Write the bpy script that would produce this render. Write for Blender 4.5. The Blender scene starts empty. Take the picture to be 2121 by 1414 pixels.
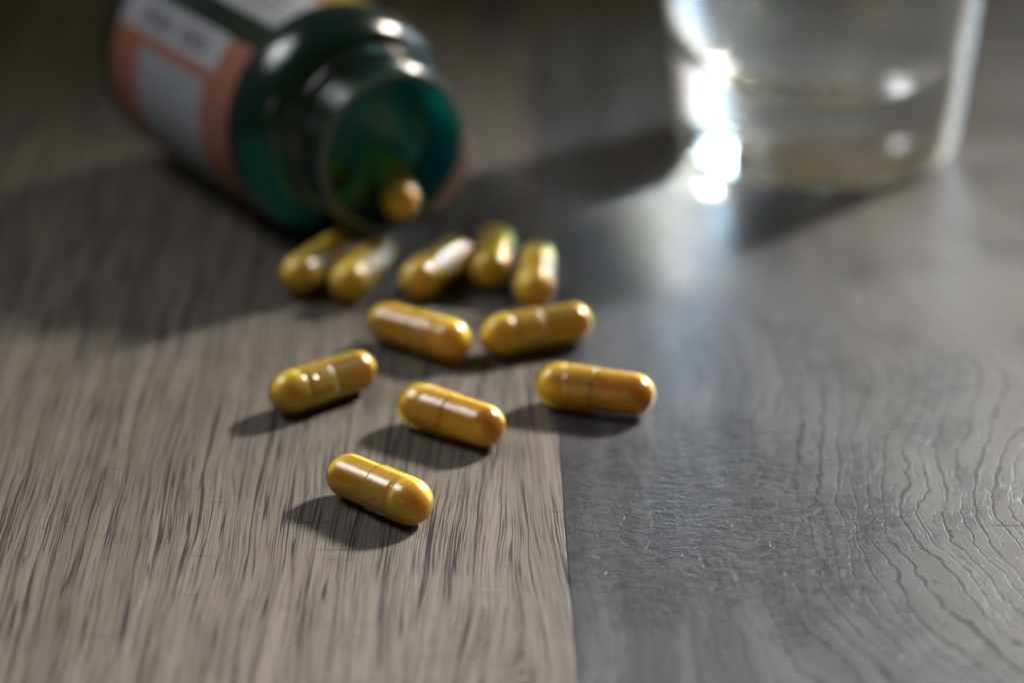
import bpy, bmesh, math, random
from mathutils import Vector, Matrix
random.seed(7)
S = bpy.context.scene
COL = S.collection
MM = 0.001
R = math.radians

# ------------------------------------------------------------------ camera
cd = bpy.data.cameras.new("camera")
cam = bpy.data.objects.new("camera", cd)
COL.objects.link(cam)
cam.location = (0, 0, 0.2422)
cam.rotation_euler = (R(90 - 22.993), 0, 0)
cd.sensor_width = 36.0
cd.lens = 7000 / 2121 * 36.0
cd.clip_start = 0.01
cd.clip_end = 50
cd.dof.use_dof = True
cd.dof.focus_distance = 0.548
cd.dof.aperture_fstop = 7.4
S.camera = cam

# ------------------------------------------------------------------ world and lamps
W = bpy.data.worlds.new("World")
S.world = W
W.use_nodes = True
bg = W.node_tree.nodes["Background"]
bg.inputs[0].default_value = (1.0, 0.79, 0.36, 1)
bg.inputs[1].default_value = 0.095

AIM = Vector((0.0, 0.57, 0.0))
def aim_lamp(o, az, el, d, target=AIM):
    a, e = R(az), R(el)
    o.location = target + d * Vector((math.sin(a) * math.cos(e), math.cos(a) * math.cos(e), math.sin(e)))
    o.rotation_euler = (target - o.location).to_track_quat('-Z', 'Y').to_euler()

def lamp(name, typ, energy, color, az, el, d, target=AIM):
    l = bpy.data.lights.new(name, typ)
    l.energy = energy
    l.color = color
    o = bpy.data.objects.new(name, l)
    COL.objects.link(o)
    aim_lamp(o, az, el, d, target)
    return o, l

key, kl = lamp("key_lamp", 'SPOT', 560, (1.0, 0.92, 0.80), 42, 34.5, 1.7, Vector((0.121, 0.461, 0.0)))
kl.spot_size = R(15.2)
kl.spot_blend = 0.12
kl.shadow_soft_size = 0.115

win, wl = lamp("window_lamp", 'AREA', 3.4, (0.56, 0.79, 1.0), 0, 0, 1.0)
wl.shape = 'RECTANGLE'
wl.size = 0.38
wl.size_y = 0.155
wl.spread = R(112)
win.location = (0.49, 1.08, 0.18)
win.rotation_euler = (R(90), 0, 0)      # a window in a back wall, facing the table
win.rotation_euler = Vector((0, -1, 0)).to_track_quat('-Z', 'Y').to_euler()

room, rl = lamp("room_lamp", 'AREA', 0.34, (0.95, 0.96, 1.0), -66, 48, 0.8, Vector((0.0, 0.47, 0.0)))
rl.shape = 'RECTANGLE'
rl.size = 0.30
rl.size_y = 0.24
rl.spread = R(44)

flash, fl = lamp("front_lamp", 'AREA', 0.30, (1.0, 0.95, 0.9), 215, 18, 1.3)
fl.shape = 'RECTANGLE'
fl.size = 0.14
fl.size_y = 0.05

S.view_settings.view_transform = 'Standard'
S.view_settings.look = 'None'
S.view_settings.exposure = 0.0
S.view_settings.gamma = 1.0
S.cycles.use_denoising = True
S.cycles.max_bounces = 24
S.cycles.transmission_bounces = 20
S.cycles.transparent_max_bounces = 24
S.cycles.caustics_refractive = True
S.cycles.caustics_reflective = False
S.cycles.blur_glossy = 0.0
S.cycles.sample_clamp_indirect = 0.0
S.cycles.sample_clamp_direct = 0.0

# ------------------------------------------------------------------ node helpers
class NT:
    def __init__(self, name):
        self.m = bpy.data.materials.new(name)
        self.m.use_nodes = True
        self.t = self.m.node_tree
        self.t.nodes.clear()
        self.out = self.t.nodes.new('ShaderNodeOutputMaterial')
    def n(self, typ, **kw):
        nd = self.t.nodes.new(typ)
        for k, v in kw.items():
            setattr(nd, k, v)
        return nd
    def put(self, sock, v):
        if hasattr(v, 'is_output'):
            self.t.links.new(v, sock)
        elif v is not None:
            if isinstance(v, (tuple, list)) and len(v) == 3 and sock.type == 'RGBA':
                v = (*v, 1)
            sock.default_value = v
    def math(self, op, a, b=None, c=None, clamp=False):
        nd = self.n('ShaderNodeMath', operation=op, use_clamp=clamp)
        for i, v in enumerate((a, b, c)):
            if v is not None:
                self.put(nd.inputs[i], v)
        return nd.outputs[0]
    def sep(self, v):
        nd = self.n('ShaderNodeSeparateXYZ'); self.put(nd.inputs[0], v); return nd.outputs
    def comb(self, x, y, z=0.0):
        nd = self.n('ShaderNodeCombineXYZ')
        for i, v in enumerate((x, y, z)):
            self.put(nd.inputs[i], v)
        return nd.outputs[0]
    def noise(self, vec, scale=1.0, detail=3.0, rough=0.5, dist=0.0):
        nd = self.n('ShaderNodeTexNoise')
        self.put(nd.inputs['Vector'], vec)
        nd.inputs['Scale'].default_value = scale
        nd.inputs['Detail'].default_value = detail
        nd.inputs['Roughness'].default_value = rough
        nd.inputs['Distortion'].default_value = dist
        return nd.outputs[0]
    def voronoi(self, vec, scale=1.0, feature='DISTANCE_TO_EDGE', rnd=1.0):
        nd = self.n('ShaderNodeTexVoronoi', feature=feature)
        self.put(nd.inputs['Vector'], vec)
        nd.inputs['Scale'].default_value = scale
        nd.inputs['Randomness'].default_value = rnd
        return nd.outputs[0]
    def step(self, v, lo, hi):
        nd = self.n('ShaderNodeMapRange', interpolation_type='SMOOTHSTEP')
        self.put(nd.inputs[0], v)
        self.put(nd.inputs[1], lo); self.put(nd.inputs[2], hi)
        return nd.outputs[0]
    def remap(self, v, a, b, c, d):
        nd = self.n('ShaderNodeMapRange')
        for i, x in enumerate((v, a, b, c, d)):
            self.put(nd.inputs[i], x)
        return nd.outputs[0]
    def mix(self, f, a, b, mode='MIX'):
        nd = self.n('ShaderNodeMix', data_type='RGBA', blend_type=mode)
        self.put(nd.inputs[0], f); self.put(nd.inputs[6], a); self.put(nd.inputs[7], b)
        return nd.outputs[2]
    def mixf(self, f, a, b):
        nd = self.n('ShaderNodeMix', data_type='FLOAT')
        self.put(nd.inputs[0], f); self.put(nd.inputs[2], a); self.put(nd.inputs[3], b)
        return nd.outputs[0]
    def bsdf(self, **kw):
        nd = self.n('ShaderNodeBsdfPrincipled')
        for k, v in kw.items():
            self.put(nd.inputs[k], v)
        return nd
    def mixs(self, f, a, b):
        nd = self.n('ShaderNodeMixShader')
        self.put(nd.inputs[0], f); self.put(nd.inputs[1], a); self.put(nd.inputs[2], b)
        return nd.outputs[0]
    def bump(self, h, dist, strength=1.0):
        nd = self.n('ShaderNodeBump')
        self.put(nd.inputs['Height'], h)
        nd.inputs['Distance'].default_value = dist
        nd.inputs['Strength'].default_value = strength
        return nd.outputs[0]
    def surface(self, s):
        self.t.links.new(s, self.out.inputs[0])
        return self.m
    def pos_mm(self):
        tc = self.n('ShaderNodeTexCoord')
        nd = self.n('ShaderNodeVectorMath', operation='SCALE')
        self.t.links.new(tc.outputs['Object'], nd.inputs[0])
        nd.inputs['Scale'].default_value = 1000.0
        return nd.outputs[0]

# ------------------------------------------------------------------ wood
SEAM = 7.0   # mm, x of the joint between the two planks

def wood_left():
    t = NT("brown_laminate")
    p = t.pos_mm()
    x, y, z = t.sep(p)
    w = t.math('SUBTRACT', t.noise(t.comb(t.math('MULTIPLY', x, .035), t.math('MULTIPLY', y, .012), 3.1), 1, 2), .5)
    w2 = t.math('SUBTRACT', t.noise(t.comb(t.math('MULTIPLY', x, .25), t.math('MULTIPLY', y, .07), 9.1), 1, 2), .5)
    up = t.step(x, -26.0, -9.0)
    dn = t.step(x, -5.0, 3.0)
    A = t.math('SUBTRACT', up, t.math('MULTIPLY', dn, 1.9))
    yy = t.math('SUBTRACT', y, 490.0)
    c = t.math('SUBTRACT', x, t.math('MULTIPLY', t.math('MULTIPLY', yy, .055), A))
    c = t.math('ADD', c, t.math('ADD', t.math('MULTIPLY', w, 5.0), t.math('MULTIPLY', w2, .6)))
    c = t.math('ADD', c, t.math('MULTIPLY', yy, -.02))
    # broad tonal bands
    band = t.noise(t.comb(t.math('MULTIPLY', c, .33), t.math('MULTIPLY', y, .011), 1.7), 1, 4, .6)
    fine = t.noise(t.comb(t.math('MULTIPLY', c, 1.9), t.math('MULTIPLY', y, .05), 4.0), 1, 4, .65)
    # long thin growth lines (ridges of a stretched noise), broken up, plus short pores
    def ridge(fx, fy, seed, w0, w1, det=2):
        n_ = t.noise(t.comb(t.math('MULTIPLY', c, fx), t.math('MULTIPLY', y, fy), seed), 1, det, .5)
        return t.math('SUBTRACT', 1.0, t.step(t.math('ABSOLUTE', t.math('SUBTRACT', n_, .5)), w0, w1))
    brk = t.noise(t.comb(t.math('MULTIPLY', c, .9), t.math('MULTIPLY', y, .018), 31.), 1, 3, .6)
    brk2 = t.noise(t.comb(t.math('MULTIPLY', c, 1.6), t.math('MULTIPLY', y, .032), 41.), 1, 3, .6)
    bigm = t.math('MULTIPLY', ridge(.52, .006, 7.7, .007, .021, 3), t.step(brk, .28, .46))
    midm = t.math('MULTIPLY', ridge(1.4, .011, 2.2, .008, .024, 3), t.math('MULTIPLY', t.step(brk2, .42, .56), .92))
    sml = t.noise(t.comb(t.math('MULTIPLY', c, 5.4), t.math('MULTIPLY', y, .036), 5.2), 1, 2.5, .6)
    smlm = t.math('MULTIPLY', t.step(sml, .535, .59), .9)
    gate = t.step(t.noise(t.comb(t.math('MULTIPLY', c, .2), t.math('MULTIPLY', y, .02), 11.), 1, 3, .6), .38, .58)
    smlm = t.math('MULTIPLY', smlm, t.mixf(gate, .25, 1.0))
    midm = t.math('MAXIMUM', midm, t.math('MULTIPLY', ridge(2.4, .016, 12.2, .010, .032, 3), t.math('MULTIPLY', t.step(brk, .45, .58), .8)))
    pore = t.math('MAXIMUM', bigm, t.math('MAXIMUM', midm, smlm))
    # sparse cross cuts
    cr = t.noise(t.comb(t.math('MULTIPLY', x, .05), t.math('MULTIPLY', y, .9), 21.), 1, 1.5, .5)
    crm = t.math('MULTIPLY', t.step(cr, .665, .72), .75)
    col = t.mix(t.step(band, .32, .68), (.058, .050, .042), (.106, .094, .081))
    col = t.mix(t.math('MULTIPLY', t.step(fine, .4, .75), .35), col, (.072, .058, .049))
    col = t.mix(t.math('MULTIPLY', pore, 1.0), col, (.006, .006, .009))
    col = t.mix(crm, col, (.022, .02, .022))
    grain = t.noise(t.comb(t.math('MULTIPLY', x, 7.), t.math('MULTIPLY', y, 3.), 0), 1, 2, .7)
    col = t.mix(t.math('MULTIPLY', grain, .25), col, (.18, .168, .152))
    h = t.math('SUBTRACT', t.math('MULTIPLY', grain, .18), t.math('ADD', pore, crm))
    rough = t.mixf(pore, .48, .9)
    b = t.bsdf(**{'Base Color': col, 'Roughness': rough, 'Specular IOR Level': t.mixf(pore, .22, .0), 'Normal': t.bump(h, .00005, .8)})
    return t.surface(b.outputs[0])

def wood_right():
    t = NT("grey_embossed_laminate")
    p = t.pos_mm()
    x, y, z = t.sep(p)
    w = t.math('SUBTRACT', t.noise(t.comb(t.math('MULTIPLY', x, .06), t.math('MULTIPLY', y, .035), 3.1), 1, 3), .5)
    w2 = t.math('SUBTRACT', t.noise(t.comb(t.math('MULTIPLY', x, .5), t.math('MULTIPLY', y, .4), 9.1), 1, 3, .6), .5)
    dx = t.math('SUBTRACT', x, 106.0)
    dy = t.math('SUBTRACT', y, 497.0)
    rr = t.math('SQRT', t.math('ADD', t.math('MULTIPLY', dx, dx), t.math('MULTIPLY', t.math('MULTIPLY', dy, dy), .36)))
    fl_ = t.math('MULTIPLY', t.step(x, 26.0, 50.0), t.math('SUBTRACT', 1.0, t.step(y, 520.0, 600.0)))
    c = t.mixf(fl_, t.math('MULTIPLY', dx, -1.0), rr)
    c = t.math('ADD', c, t.math('ADD', t.math('MULTIPLY', w, 10.0), t.math('MULTIPLY', w2, 1.5)))
    along = t.mixf(fl_, y, t.math('ADD', y, t.math('MULTIPLY', x, .4)))
    band = t.noise(t.comb(t.math('MULTIPLY', c, .2), t.math('MULTIPLY', along, .012), 1.7), 1, 4, .6)
    # ring lines
    jit = t.noise(t.comb(t.math('MULTIPLY', c, .11), t.math('MULTIPLY', along, .012), 7.7), 1, 2, .5)
    fr_ = t.math('FRACT', t.math('ADD', t.math('MULTIPLY', c, .34), t.math('MULTIPLY', jit, 2.0)))
    gap = t.noise(t.comb(t.math('MULTIPLY', c, .4), t.math('MULTIPLY', along, .09), 17.7), 1, 2, .5)
    ringm = t.math('MULTIPLY', t.math('SUBTRACT', 1.0, t.step(t.math('ABSOLUTE', t.math('SUBTRACT', fr_, .5)), .03, .12)), t.step(gap, .27, .42))
    fine = t.noise(t.comb(t.math('MULTIPLY', c, 2.2), t.math('MULTIPLY', along, .16), 2.2), 1, 3, .6)
    finem = t.step(fine, .53, .68)
    # crackled patch
    px = t.math('DIVIDE', t.math('SUBTRACT', x, 30.0), 24.0)
    py = t.math('DIVIDE', t.math('SUBTRACT', y, 497.0), 30.0)
    pr = t.math('ADD', t.math('MULTIPLY', px, px), t.math('MULTIPLY', py, py))
    pn = t.math('SUBTRACT', t.noise(t.comb(t.math('MULTIPLY', x, .11), t.math('MULTIPLY', y, .07), 61.), 1, 4, .6), .5)
    pr = t.math('ADD', pr, t.math('ADD', t.math('MULTIPLY', w, 3.0), t.math('MULTIPLY', pn, 5.0)))
    patch = t.math('SUBTRACT', 1.0, t.step(pr, -.3, 2.6))
    wx = t.math('ADD', x, t.math('MULTIPLY', w2, 3.0))
    wy = t.math('ADD', y, t.math('MULTIPLY', w, 9.0))
    vs = t.noise(t.comb(t.math('MULTIPLY', wx, .9), t.math('MULTIPLY', wy, .2), 3.), 1, 3, .55)
    hs = t.noise(t.comb(t.math('MULTIPLY', wx, .26), t.math('MULTIPLY', wy, .75), 13.), 1, 3, .55)
    lea = t.noise(t.comb(t.math('MULTIPLY', wx, .30), t.math('MULTIPLY', wy, .50), 23.), 1, 3, .5, .9)
    crackm = t.step(vs, .42, .66)
    crack2m = t.step(hs, .42, .66)
    leam = t.step(lea, .36, .62)
    cross = t.step(t.noise(t.comb(t.math('MULTIPLY', x, .03), t.math('MULTIPLY', y, .8), 21.), 1, 1.5, .5), .70, .76)
    lines = t.math('MAXIMUM', t.math('MULTIPLY', ringm, t.mixf(fl_, .35, .85)), t.math('MULTIPLY', finem, .5))
    rough_lines = t.math('ADD', t.math('MULTIPLY', crackm, .35), t.math('ADD', t.math('MULTIPLY', crack2m, .35), t.math('MULTIPLY', leam, .8)))
    patch = t.math('MAXIMUM', patch, t.math('MULTIPLY', t.step(t.noise(t.comb(t.math('MULTIPLY', x, .05), t.math('MULTIPLY', y, .03), 51.), 1, 3, .6), .45, .7), .6))
    g = t.mixf(patch, lines, rough_lines)
    g = t.math('MAXIMUM', g, t.math('MULTIPLY', cross, .7))
    grain = t.noise(t.comb(t.math('MULTIPLY', x, 6.), t.math('MULTIPLY', y, 4.), 0), 1, 2, .7)
    col = t.mix(t.step(band, .3, .7), (.024, .027, .034), (.052, .056, .066))
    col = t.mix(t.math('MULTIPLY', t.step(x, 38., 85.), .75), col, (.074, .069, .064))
    col = t.mix(t.math('MULTIPLY', patch, .6), col, (.018, .019, .023))
    col = t.mix(t.math('MULTIPLY', g, t.mixf(patch, .75, .4)), col, (.010, .011, .017))
    h = t.math('SUBTRACT', t.math('MULTIPLY', grain, .16), g)
    h = t.math('ADD', t.math('MULTIPLY', h, t.mixf(patch, .55, 1.4)), t.math('MULTIPLY', band, .6))
    rough = t.math('ADD', .31, t.math('MULTIPLY', grain, .10))
    b = t.bsdf(**{'Base Color': col, 'Roughness': rough, 'Specular IOR Level': t.mixf(t.math('MULTIPLY', g, t.mixf(patch, .8, .35)), .70, .05), 'Normal': t.bump(h, .00006, 1.0)})
    return t.surface(b.outputs[0])

# ------------------------------------------------------------------ mesh helpers
def link(name, me, parent=None, mat=None, smooth=True):
    o = bpy.data.objects.new(name, me)
    COL.objects.link(o)
    if mat is not None and not me.materials:
        me.materials.append(mat)
    if parent is not None:
        o.parent = parent
    if smooth:
        for p in me.polygons:
            p.use_smooth = True
    return o

def empty(name, loc=(0, 0, 0), label=None, cat=None, group=None, kind=None):
    o = bpy.data.objects.new(name, None)
    o.empty_display_size = 0.01
    COL.objects.link(o)
    o.location = loc
    tag(o, label, cat, group, kind)
    return o

def tag(o, label=None, cat=None, group=None, kind=None):
    if label: o['label'] = label
    if cat: o['category'] = cat
    if group: o['group'] = group
    if kind: o['kind'] = kind

def lathe(name, prof, seg=96, closed=False, fn=None, cap_start=False, cap_end=False):
    """prof: list of (z, r) in mm revolved round Z; r==0 makes a pole. fn(z,r,a)->(z,r)."""
    verts, faces, rings = [], [], []
    for (z, r) in prof:
        if r <= 1e-6:
            rings.append([len(verts)])
            verts.append((0, 0, z * MM))
        else:
            ring = []
            for i in range(seg):
                a = 2 * math.pi * i / seg
                zz, rr = (z, r) if fn is None else fn(z, r, a)
                ring.append(len(verts))
                verts.append((rr * math.cos(a) * MM, rr * math.sin(a) * MM, zz * MM))
            rings.append(ring)
    pairs = list(zip(rings[:-1], rings[1:]))
    if closed:
        pairs.append((rings[-1], rings[0]))
    for A, B in pairs:
        for i in range(seg):
            j = (i + 1) % seg
            if len(A) == 1 and len(B) == 1: continue
            if len(A) == 1: faces.append((A[0], B[j], B[i]))
            elif len(B) == 1: faces.append((A[i], A[j], B[0]))
            else: faces.append((A[i], A[j], B[j], B[i]))
    me = bpy.data.meshes.new(name)
    me.from_pydata(verts, [], faces)
    bm = bmesh.new(); bm.from_mesh(me)
    bmesh.ops.recalc_face_normals(bm, faces=bm.faces)
    bm.to_mesh(me); bm.free()
    return me

def arc(cz, cr, r, a0, a1, n):
    """points on a circle in the (z, r) profile plane, angle from +r axis towards +z"""
    out = []
    for i in range(n + 1):
        a = R(a0 + (a1 - a0) * i / n)
        out.append((cz + r * math.sin(a), cr + r * math.cos(a)))
    return out

# ------------------------------------------------------------------ tabletop of planks
table = empty("tabletop", kind='structure')
def plank(x0, x1, y0, y1, mat, thick=9.0):
    bm = bmesh.new()
    v = bmesh.ops.create_cube(bm, size=1.0)['verts']
    for q in v:
        q.co.x = (x0 + (q.co.x + .5) * (x1 - x0)) * MM
        q.co.y = (y0 + (q.co.y + .5) * (y1 - y0)) * MM
        q.co.z = (-thick + (q.co.z + .5) * thick) * MM
    bmesh.ops.bevel(bm, geom=[e for e in bm.edges if all(w.co.z > -1e-6 for w in e.verts)], offset=.00022, segments=2, profile=.6, affect='EDGES')
    me = bpy.data.meshes.new("plank"); bm.to_mesh(me); bm.free()
    o = link("plank", me, table, mat, smooth=False)
    return o
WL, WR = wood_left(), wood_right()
GAP = .008
plank(SEAM - 195, SEAM - GAP, -100, 1150, WL)
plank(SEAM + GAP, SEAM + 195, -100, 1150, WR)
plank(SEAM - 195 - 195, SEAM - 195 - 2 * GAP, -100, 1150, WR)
plank(SEAM + 195 + 2 * GAP, SEAM + 390, -100, 1150, WL)
table.rotation_euler = (0, 0, R(1.03))
table.location = (0.0105, 0, 0)

# ------------------------------------------------------------------ capsules
def powder_mat():
    t = NT("mustard_powder")
    p = t.pos_mm()
    n1 = t.noise(p, 3.2, 4, .75)
    n2 = t.noise(p, .5, 2, .5)
    col = t.mix(t.step(n1, .34, .66), (.84, .55, .04), (1.0, .80, .10))
    col = t.mix(t.math('MULTIPLY', t.step(n2, .35, .7), .35), col, (.90, .58, .03))
    b = t.bsdf(**{'Base Color': col, 'Roughness': .6, 'Specular IOR Level': .3, 'Subsurface Weight': 1.0,
                  'Subsurface Radius': (1.0, .62, .16), 'Subsurface Scale': .0030, 'Normal': t.bump(n1, .00006, .6)})
    return t.surface(b.outputs[0])

def shell_mat(name, tint, milk):
    t = NT(name)
    tr = t.n('ShaderNodeBsdfTransparent'); t.put(tr.inputs[0], tint)
    tl = t.n('ShaderNodeBsdfTranslucent'); t.put(tl.inputs[0], (.94, .75, .14))
    df = t.n('ShaderNodeBsdfDiffuse'); t.put(df.inputs[0], (.90, .74, .20))
    soft = t.mixs(.35, tl.outputs[0], df.outputs[0])
    body = t.mixs(milk, tr.outputs[0], soft)
    gl = t.n('ShaderNodeBsdfGlossy'); gl.inputs['Roughness'].default_value = .24
    p = t.pos_mm()
    nrm = t.bump(t.noise(p, .55, 2, .5), .00012, .5)
    t.put(gl.inputs['Normal'], nrm)
    fr = t.n('ShaderNodeFresnel'); fr.inputs[0].default_value = 1.5
    s = t.mixs(t.math('MULTIPLY', fr.outputs[0], 1.0, clamp=True), body, gl.outputs[0])
    return t.surface(s)

POWDER = powder_mat()
SHELL_BODY = shell_mat("clear_gelatin", (1.0, .985, .92), .11)
SHELL_CAP = shell_mat("milky_gelatin", (1.0, .98, .90), .25)

CL, RC, RB = 21.9, 3.98, 3.74      # capsule length, cap and body radius (mm)
HL = CL / 2
def half_dome(tip, r, n=14, sign=1):
    return [(tip - sign * r + sign * r * math.sin(R(90 - 90 * i / n)), r * math.cos(R(90 - 90 * i / n)) if i else 0.0) for i in range(n + 1)]

# cap: tip at +HL, open edge at +HL-11.2, ring grooves near the dome, small dimples
prof = half_dome(HL, RC, 16)
zz = HL - RC
for dz, dr in ((.5, 0), (.8, .03), (1.05, .05), (1.3, .02), (1.5, -.08), (1.65, -.17), (1.85, -.20), (2.05, -.14), (2.25, -.03), (2.5, .02), (2.8, .02)):
    prof.append((zz - dz, RC + dr))
k = zz - 2.8
while k > HL - 11.0:
    k -= .28
    prof.append((k, RC + .02))
prof += [(HL - 11.2, RC + .0), (HL - 11.3, RC - .08), (HL - 11.28, RC - .22)]
def dimples(z, r, a):
    for i in range(4):
        a0 = .5 + i * math.pi / 2
        d = (a - a0 + math.pi) % (2 * math.pi) - math.pi
        q = ((z - (HL - 8.0)) / .62) ** 2 + (d * RC / .55) ** 2
        if q < 4 and r > 3.5:
            r -= .20 * math.exp(-q * 1.3) - .05 * math.exp(-(math.sqrt(q) - 1.35) ** 2 * 8)
    return z, r
CAP_ME = lathe("cap", prof, 112, fn=dimples)
body_prof = [(-z, r) for z, r in half_dome(HL, RB, 16)]
k = -(HL - RB)
while k < 4.6:
    k += .6
    body_prof.append((k, RB))
BODY_ME = lathe("body", body_prof, 96)
PR = RB - .14
pp = [(-z, r) for z, r in half_dome(HL - .25, PR, 12)]
pp += [(k, PR) for k in (-5, -3, -1, 1, 3, 5)]
pp += [(z, r) for z, r in reversed(half_dome(HL - .75, PR + .02, 12))]
POW_ME = lathe("powder", pp, 72)
for me, m in ((CAP_ME, SHELL_CAP), (BODY_ME, SHELL_BODY), (POW_ME, POWDER)):
    me.materials.append(m)

def make_capsule():
    t = empty("capsule")
    link("cap", CAP_ME, t); link("body", BODY_ME, t); link("powder", POW_ME, t)
    return t
proto = None
def place_capsule(x, y, z, az, tilt, flip, roll, label, group):
    """x,y,z in mm, az of the axis in degrees, tilt raises the +axis end; flip puts the cap at the near (-axis) end"""
    global proto
    if proto is None:
        o = proto = make_capsule()
    else:
        o = proto.copy(); COL.objects.link(o)
        for ch in proto.children:
            c = ch.copy(); c.parent = o; COL.objects.link(c)
    o.location = (x * MM, y * MM, z * MM)
    d = Vector((math.cos(R(az)) * math.cos(R(tilt)), math.sin(R(az)) * math.cos(R(tilt)), math.sin(R(tilt))))
    if flip: d = -d
    q = d.to_track_quat('Z', 'Y') @ Matrix.Rotation(R(roll), 3, 'Z').to_quaternion()
    o.rotation_mode = 'QUATERNION'
    o.rotation_quaternion = q
    tag(o, label, "capsule", group)
    return o
RZ = RC + .06
GL = "yellow capsules spilled on the wood"
# +axis end points right / away; flip=True puts the cap on the left / near end
CAPS = [
    (-21.73, 499.72, -43.3, False, 60, "mustard capsule lying alone nearest the camera, in sharp focus"),
    (-33.2, 543.1, 39.7, True, 20, "mustard capsule farthest left in the second row, right end pointing to the bottle"),
    (-10.53, 528.9, -37.5, True, 40, "mustard capsule just behind the front one, between the left and right capsules"),
    (14.44, 539.8, -18.7, True, 75, "mustard capsule at the plank joint with a white streak of light along it"),
    (-16.88, 565.85, -35.5, False, 30, "left one of the two mid-row capsules that point toward each other"),
    (4.37, 567.1, 22.7, True, 10, "right one of the two mid-row capsules, its left end beside its neighbour"),
    (-37.0, 599.6, 64.0, True, 50, "dark mustard capsule tucked under the left side of the bottle mouth"),
    (-28.46, 596.3, 71.9, True, 80, "mustard capsule leaning beside the one under the bottle mouth, long highlight on top"),
    (-14.49, 597.05, 63.8, True, 15, "mustard capsule in the back row with a broad white highlight, right of the bottle mouth"),
    (-3.73, 603.3, 85.3, True, 35, "mustard capsule pointing away from camera, second from right in the back row"),
    (4.47, 593.3, 87.2, True, 65, "mustard capsule pointing away from camera, rightmost of the back row"),
]
for (x, y, az, flip, roll, lab) in CAPS:
    place_capsule(x, y, RZ, az, 0, flip, roll, lab, GL)

# ------------------------------------------------------------------ bottle lying on its side
RBB, RN = 23.3, 16.2
PHI = .565
axis = Vector((math.sin(PHI), -math.cos(PHI), 0))         # towards the mouth
side = Vector((-math.cos(PHI), -math.sin(PHI), 0))        # horizontal, to the camera's left
MOUTH = Vector((-22.6, 608.6, RBB))
def on_bottle(s, lat=0.0, up=0.0):
    return MOUTH - axis * s + side * lat + Vector((0, 0, up))

def teal_mat(name, tint, milk, gloss=1.0):
    t = NT(name)
    tr = t.n('ShaderNodeBsdfTransparent'); t.put(tr.inputs[0], tint)
    tl = t.n('ShaderNodeBsdfTranslucent'); t.put(tl.inputs[0], (.01, .62, .60))
    df = t.n('ShaderNodeBsdfDiffuse'); t.put(df.inputs[0], (.005, .10, .10))
    soft = t.mixs(.2, tl.outputs[0], df.outputs[0])
    body = t.mixs(milk, tr.outputs[0], soft)
    gl = t.n('ShaderNodeBsdfGlossy'); gl.inputs['Roughness'].default_value = .2
    fr = t.n('ShaderNodeFresnel'); fr.inputs[0].default_value = 1.5
    s = t.mixs(t.math('MULTIPLY', fr.outputs[0], gloss, clamp=True), body, gl.outputs[0])
    return t.surface(s)
TEAL = teal_mat("teal_plastic", (.10, .43, .40), .32)
TEAL_NECK = teal_mat("teal_plastic_neck", (.03, .22, .21), .24, 1.3)

bottle = empty("pill_bottle", (MOUTH - axis * 40) * MM - Vector((0, 0, RBB * MM)),
               "open teal plastic pill bottle lying on its side with an orange and white label", "bottle")
# local frame of lathe parts: Z = from the mouth towards the base
mat_b = Matrix((Vector((side.x, 0, -axis.x)), Vector((side.y, 0, -axis.y)), Vector((0, 1, 0))))
# columns: X->side, Y->up, Z->-axis
mat_b = Matrix(((side.x, 0, -axis.x), (side.y, 0, -axis.y), (0, 1, 0)))
def bottle_part(o):
    o.parent = bottle
    m4 = mat_b.to_4x4()
    m4.translation = MOUTH * MM - bottle.location
    o.matrix_local = m4
    return o

# neck: outer skin out from the shoulder joint to the lip and back inside
neck = [(11.2, 16.7), (10.6, 16.2), (10.2, 17.0), (9.9, 17.9), (9.3, 18.1), (8.7, 17.9), (8.4, 17.0), (8.1, 15.9), (6.9, 15.7), (6.4, 16.0), (6.0, 16.5),
        (5.4, 16.6), (4.9, 16.2), (4.5, 15.7), (3.6, 15.65), (3.2, 16.0), (2.8, 16.5), (2.3, 16.6), (1.8, 16.2), (1.4, 15.8), (1.0, 16.0), (.6, 16.2), (.2, 16.1), (0, 15.7),
        (-.05, 15.2), (0, 14.7), (.3, 14.3), (1.0, 14.1), (4, 14.0), (8, 14.1), (11.2, 14.3)]
bottle_part(link("neck", lathe("neck", neck, 112), None, TEAL_NECK))
bd = [(11.25, 16.75), (11.9, 17.6)]
for i in range(13):
    a = R(90 * i / 12)
    bd.append((12.4 + (1 - math.cos(a)) * 10.2, 17.9 + math.sin(a) * (RBB - 17.9)))
bd += [(23.4, RBB), (24.0, RBB - .35), (50, RBB - .35), (75, RBB - .35), (75.6, RBB), (78, RBB - .1), (80.5, RBB - .9), (82.4, RBB - 2.6), (83.3, RBB - 5), (83.4, 14), (82.0, 11), (81.6, 0)]
inn = [(80.4, 0), (80.6, 11), (81.6, 14.5), (81.6, RBB - 6), (80.8, RBB - 3.8), (79, RBB - 2.2), (76, RBB - 1.5), (50, RBB - 1.5), (24, RBB - 1.5)]
for i in range(12, -1, -1):
    a = R(90 * i / 12)
    inn.append((12.9 + (1 - math.cos(a)) * 10.2, 16.4 + math.sin(a) * (RBB - 1.5 - 16.4)))
inn += [(11.9, 15.4), (11.25, 14.35)]
bottle_part(link("bottle_shell", lathe("bottle_shell", bd + inn[0:], 112), None, TEAL))

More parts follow.
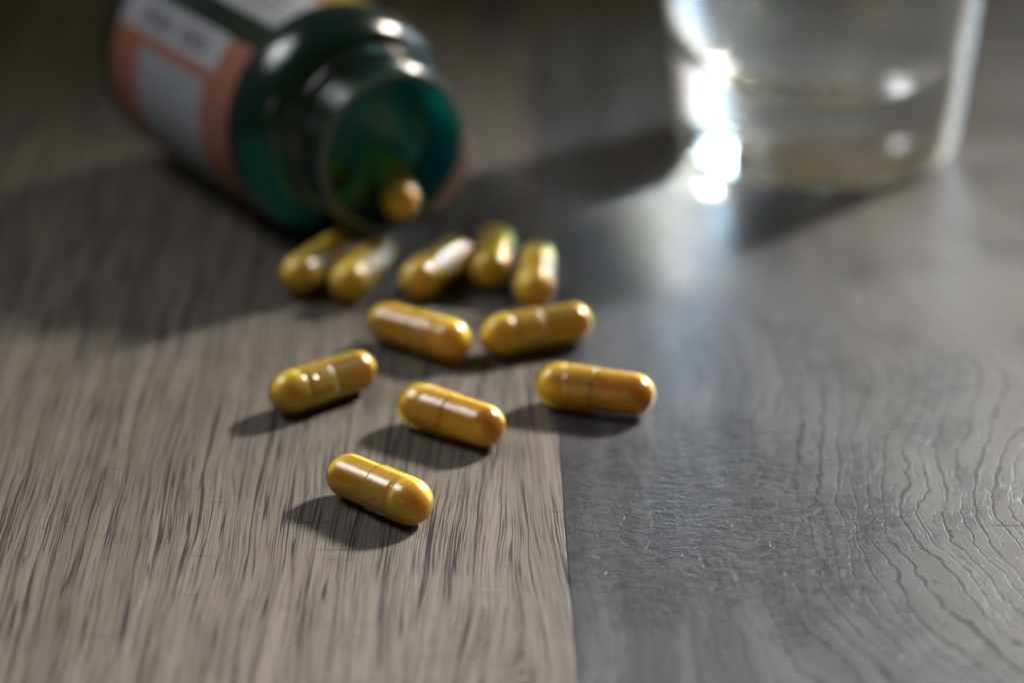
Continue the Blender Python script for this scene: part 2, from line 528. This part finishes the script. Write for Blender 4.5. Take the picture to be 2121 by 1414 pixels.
# label: a grid of faces, printed by material
def flat(name, col, rough=.35, spec=.4):
    t = NT(name)
    p = t.pos_mm()
    n = t.noise(p, .6, 3, .5)
    c = t.mix(t.math('MULTIPLY', n, .16), col, tuple(v * .72 for v in col))
    b = t.bsdf(**{'Base Color': c, 'Roughness': rough, 'Specular IOR Level': spec})
    tl = t.n('ShaderNodeBsdfTranslucent'); t.put(tl.inputs[0], c)
    return t.surface(t.mixs(.45, b.outputs[0], tl.outputs[0]))
L_COR, L_WHI, L_PAN, L_INK, L_YEL, L_LIN = (flat("label_coral", (.42, .175, .12)), flat("label_white", (.50, .53, .59)), flat("label_panel", (.40, .44, .51)),
                                           flat("label_ink", (.05, .06, .09)), flat("label_yellow", (.36, .30, .05)), flat("label_line", (.30,.15,.11)))
def label_slot(al, s):
    """al degrees up from the horizontal left side, s mm from the mouth"""
    if 60 <= al < 88:
        if 66 < al < 82 and 30 < s < 70 and int((al - 66) / 2.6) % 2 == 0 and (math.sin(s * 2.7 + int(al / 5) * 2.1) + math.sin(s * 1.3)) > -.3: return 3
        return 1
    if 88 <= al < 93: return 0
    if 93 <= al < 128: return 4 if s < 58 else 1
    if 26 <= al < 45.1:
        if s > 33.5:
            if 30 < al < 40 and ((40 < s < 51) or (54 < s < 66)) and int((al - 30) / 1.25) % 3 != 0 and (math.sin(s * 5.1 + int(al / 2.5) * 1.7) + math.sin(s * 3.3)) > -1.1: return 3
            return 1
        return 0
    if -70 < al < 20 and 36 < s < 63:
        return 2
    if s < 35 and al < 26 and (26.5 < s < 27.2 or 29 < s < 29.6 or 31.4 < s < 31.9): return 5
    return 0
def make_label():
    S0, S1, ds, da = 24.6, 74.4, .4, 1.25
    ns, r = int((S1 - S0) / ds), RBB - .12
    a0, a1 = 60.0, 405.0
    na = int((a1 - a0) / da)
    verts, faces, slots = [], [], []
    for i in range(na + 1):
        a = R(a0 + (a1 - a0) * i / na)
        for j in range(ns + 1):
            verts.append((r * math.cos(a) * MM, r * math.sin(a) * MM, (S0 + (S1 - S0) * j / ns) * MM))
    for i in range(na):
        al = a0 + (a1 - a0) * (i + .5) / na
        if al > 200: al -= 360
        for j in range(ns):
            s = S0 + (S1 - S0) * (j + .5) / ns
            q = i * (ns + 1) + j
            faces.append((q, q + 1, q + ns + 2, q + ns + 1)); slots.append(label_slot(al, s))
    me = bpy.data.meshes.new("label")
    me.from_pydata(verts, [], faces)
    for m in (L_COR, L_WHI, L_PAN, L_INK, L_YEL, L_LIN):
        me.materials.append(m)
    me.polygons.foreach_set('material_index', slots)
    return me
bottle_part(link("label", make_label()))

# pale grey-teal ring added on the lip to outline the mouth
lip_me = lathe("lip_ring", [(-.12, 14.55), (-.2, 15.0), (-.22, 15.4), (-.1, 15.85), (.1, 16.15)], 112)
bottle_part(link("lip_ring", lip_me, None, flat("lip_pale", (.17, .235, .24), .3, .6)))

# torn remnant of the foil seal on the lip
def make_seal():
    verts, faces = [], []
    n = 30
    for i in range(n + 1):
        u = i / n
        a = R(178 + 62 * u)
        wv = math.sin(math.pi * u)
        jag = .5 * math.sin(i * 2.3) + .35 * math.sin(i * 5.1)
        pts = [(-.45, 14.8), (-.6, 16.2), (-.3 + .3 * wv, 16.2 + (1.6 + jag) * wv), (1.4 * wv, 16.3 + (2.3 + jag) * wv)]
        for s, r in pts:
            verts.append((r * math.cos(a) * MM, r * math.sin(a) * MM, s * MM))
    for i in range(n):
        for j in range(3):
            q = i * 4 + j
            faces.append((q, q + 1, q + 5, q + 4))
    me = bpy.data.meshes.new("seal_remnant"); me.from_pydata(verts, [], faces)
    return me
sl = bottle_part(link("seal_remnant", make_seal(), None, flat("seal_paper", (.60, .42, .37), .4)))
sl['label'] = "torn pinkish remnant of the seal on the bottle lip"

# capsules inside the bottle
GI = "yellow capsules still inside the bottle"
def inside(s, lat, up, az, tilt, flip, roll, lab):
    p = on_bottle(s, lat, up)
    place_capsule(p.x, p.y, p.z, az, tilt, flip, roll, lab, GI)
inside(4.8, -3.4, -9.3, 98, 4, True, 30, "mustard capsule sliding out over the lower lip of the bottle mouth")
inside(21.0, -6.5, -14.0, 70, 22, True, 60, "capsule just inside the bottle, behind the one on its lip")
inside(20.0, 6.0, -16.5, 150, 5, True, 10, "dark capsule inside the bottle, at the left of its neck opening")
inside(31.0, 2.0, -16.0, 40, 0, True, 70, "capsule deep inside the bottle behind the other two")

# ------------------------------------------------------------------ glass of water
GX, GY = 64.8, 677.7
glass_prof_out = [(0.9, 0), (.9, 16), (.5, 22), (0.0, 26.0), (.15, 27.2), (.9, 28.6), (2.2, 29.4), (5, 29.9), (12, 30.7), (33, 33.0), (50, 34.8), (66, 36.5), (67.2, 36.2), (67.6, 35.4)]
glass_prof_in = [(67.2, 33.0), (66, 32.6), (50, 30.6), (36, 28.9), (31, 28.1), (27, 26.9), (23.5, 24.9), (20.3, 21.5), (17.6, 16.5), (15.8, 11), (14.9, 5), (14.7, 0)]
def glass_mat():
    t = NT("clear_glass")
    b = t.bsdf(**{'Base Color': (.97, .985, .985), 'Roughness': 0.0, 'IOR': 1.5, 'Transmission Weight': 1.0})
    # haze mixed into the glass surface to lighten its inside, broken into fine grain
    p = t.pos_mm()
    haze_mask = t.math('MULTIPLY', t.step(t.noise(p, .09, 3, .6), .3, .7), t.step(t.noise(p, 1.3, 3, .7), .40, .66))
    tl = t.n('ShaderNodeBsdfTranslucent'); t.put(tl.inputs[0], (.85, .9, .92))
    return t.surface(t.mixs(t.math('ADD', .015, t.math('MULTIPLY', haze_mask, .085)), b.outputs[0], tl.outputs[0]))
def dielectric(name, ior):
    t = NT(name)
    b = t.bsdf(**{'Base Color': (.985, .99, .985), 'Roughness': 0.0, 'IOR': ior, 'Transmission Weight': 1.0})
    return t.surface(b.outputs[0])
def refine(p, n):
    out = [p[0]]
    for a, b in zip(p[:-1], p[1:]):
        for i in range(1, n + 1):
            out.append((a[0] + (b[0] - a[0]) * i / n, a[1] + (b[1] - a[1]) * i / n))
    return out
def smooth_prof(p, it=2):
    for _ in range(it):
        q = [p[0]]
        for a, b in zip(p[:-1], p[1:]):
            q.append((a[0] * .75 + b[0] * .25, a[1] * .75 + b[1] * .25))
            q.append((a[0] * .25 + b[0] * .75, a[1] * .25 + b[1] * .75))
        q.append(p[-1]); p = q
    return p
LEVEL = 55.0                                                  # water level, mm
inner = smooth_prof(glass_prof_in)
dry = [q for q in inner if q[0] >= LEVEL - .01]
wet = [q for q in inner if q[0] < LEVEL - .01]
r_lv = dry[-1][1] + (wet[0][1] - dry[-1][1]) * (dry[-1][0] - LEVEL) / max(1e-6, dry[-1][0] - wet[0][0])
# outer skin, rim and the dry inside; below the waterline the inner face is shared with the water
go = link("drinking_glass", lathe("drinking_glass", smooth_prof(glass_prof_out) + dry + [(LEVEL, r_lv)], 144), None, glass_mat())
go.location = (GX * MM, GY * MM, 0)
tag(go, "clear thick-bottomed drinking glass standing on the wood at upper right", "glass")
wp = [(z, r) for z, r in reversed(wet)] + [(LEVEL, r_lv), (LEVEL - .25, r_lv - .6), (LEVEL - .5, r_lv - 1.6), (LEVEL - .6, r_lv - 4), (LEVEL - .6, 0)]
n_wall = len(wet)
wme = lathe("water", wp, 144)
wme.materials.append(dielectric("water_against_glass", 1.333 / 1.5))
wme.materials.append(dielectric("water_surface", 1.333))
for p in wme.polygons:
    p.material_index = 1 if p.center.z > (LEVEL - .62) * MM and math.hypot(p.center.x, p.center.y) < (r_lv - .2) * MM else 0
wo = link("water", wme)

wo.location = (GX * MM, GY * MM, 0)
tag(wo, "clear water filling the drinking glass", "water")

# air bubbles clinging to the inside of the glass: parts of the water
def bubble_mesh():
    bm = bmesh.new()
    bmesh.ops.create_icosphere(bm, subdivisions=3, radius=MM)
    me = bpy.data.meshes.new("bubble"); bm.to_mesh(me); bm.free()
    me.materials.append(dielectric("air_in_water", 1 / 1.333))
    return me
BUB = bubble_mesh()
def wall_r(z):
    best = None
    for (z0, r0), (z1, r1) in zip(inner[:-1], inner[1:]):
        if min(z0, z1) <= z <= max(z0, z1) and abs(z1 - z0) > 1e-9:
            best = r0 + (r1 - r0) * (z - z0) / (z1 - z0)
    return best if best else 20.0
spots = [(-33, 38, .55), (-46, 36, .42), (-6, 21, .5), (-5, 16.5, .45)]
for i in range(40):
    spots.append((random.uniform(-75, 70), random.uniform(18, 50), random.uniform(.14, .34)))
for ang, z, r in spots:
    rr = wall_r(z) - r - .05
    a = R(ang - 90)
    b = link("bubble", BUB, wo)
    b.location = (rr * math.cos(a) * MM, rr * math.sin(a) * MM, z * MM)
    b.scale = (r, r, r)
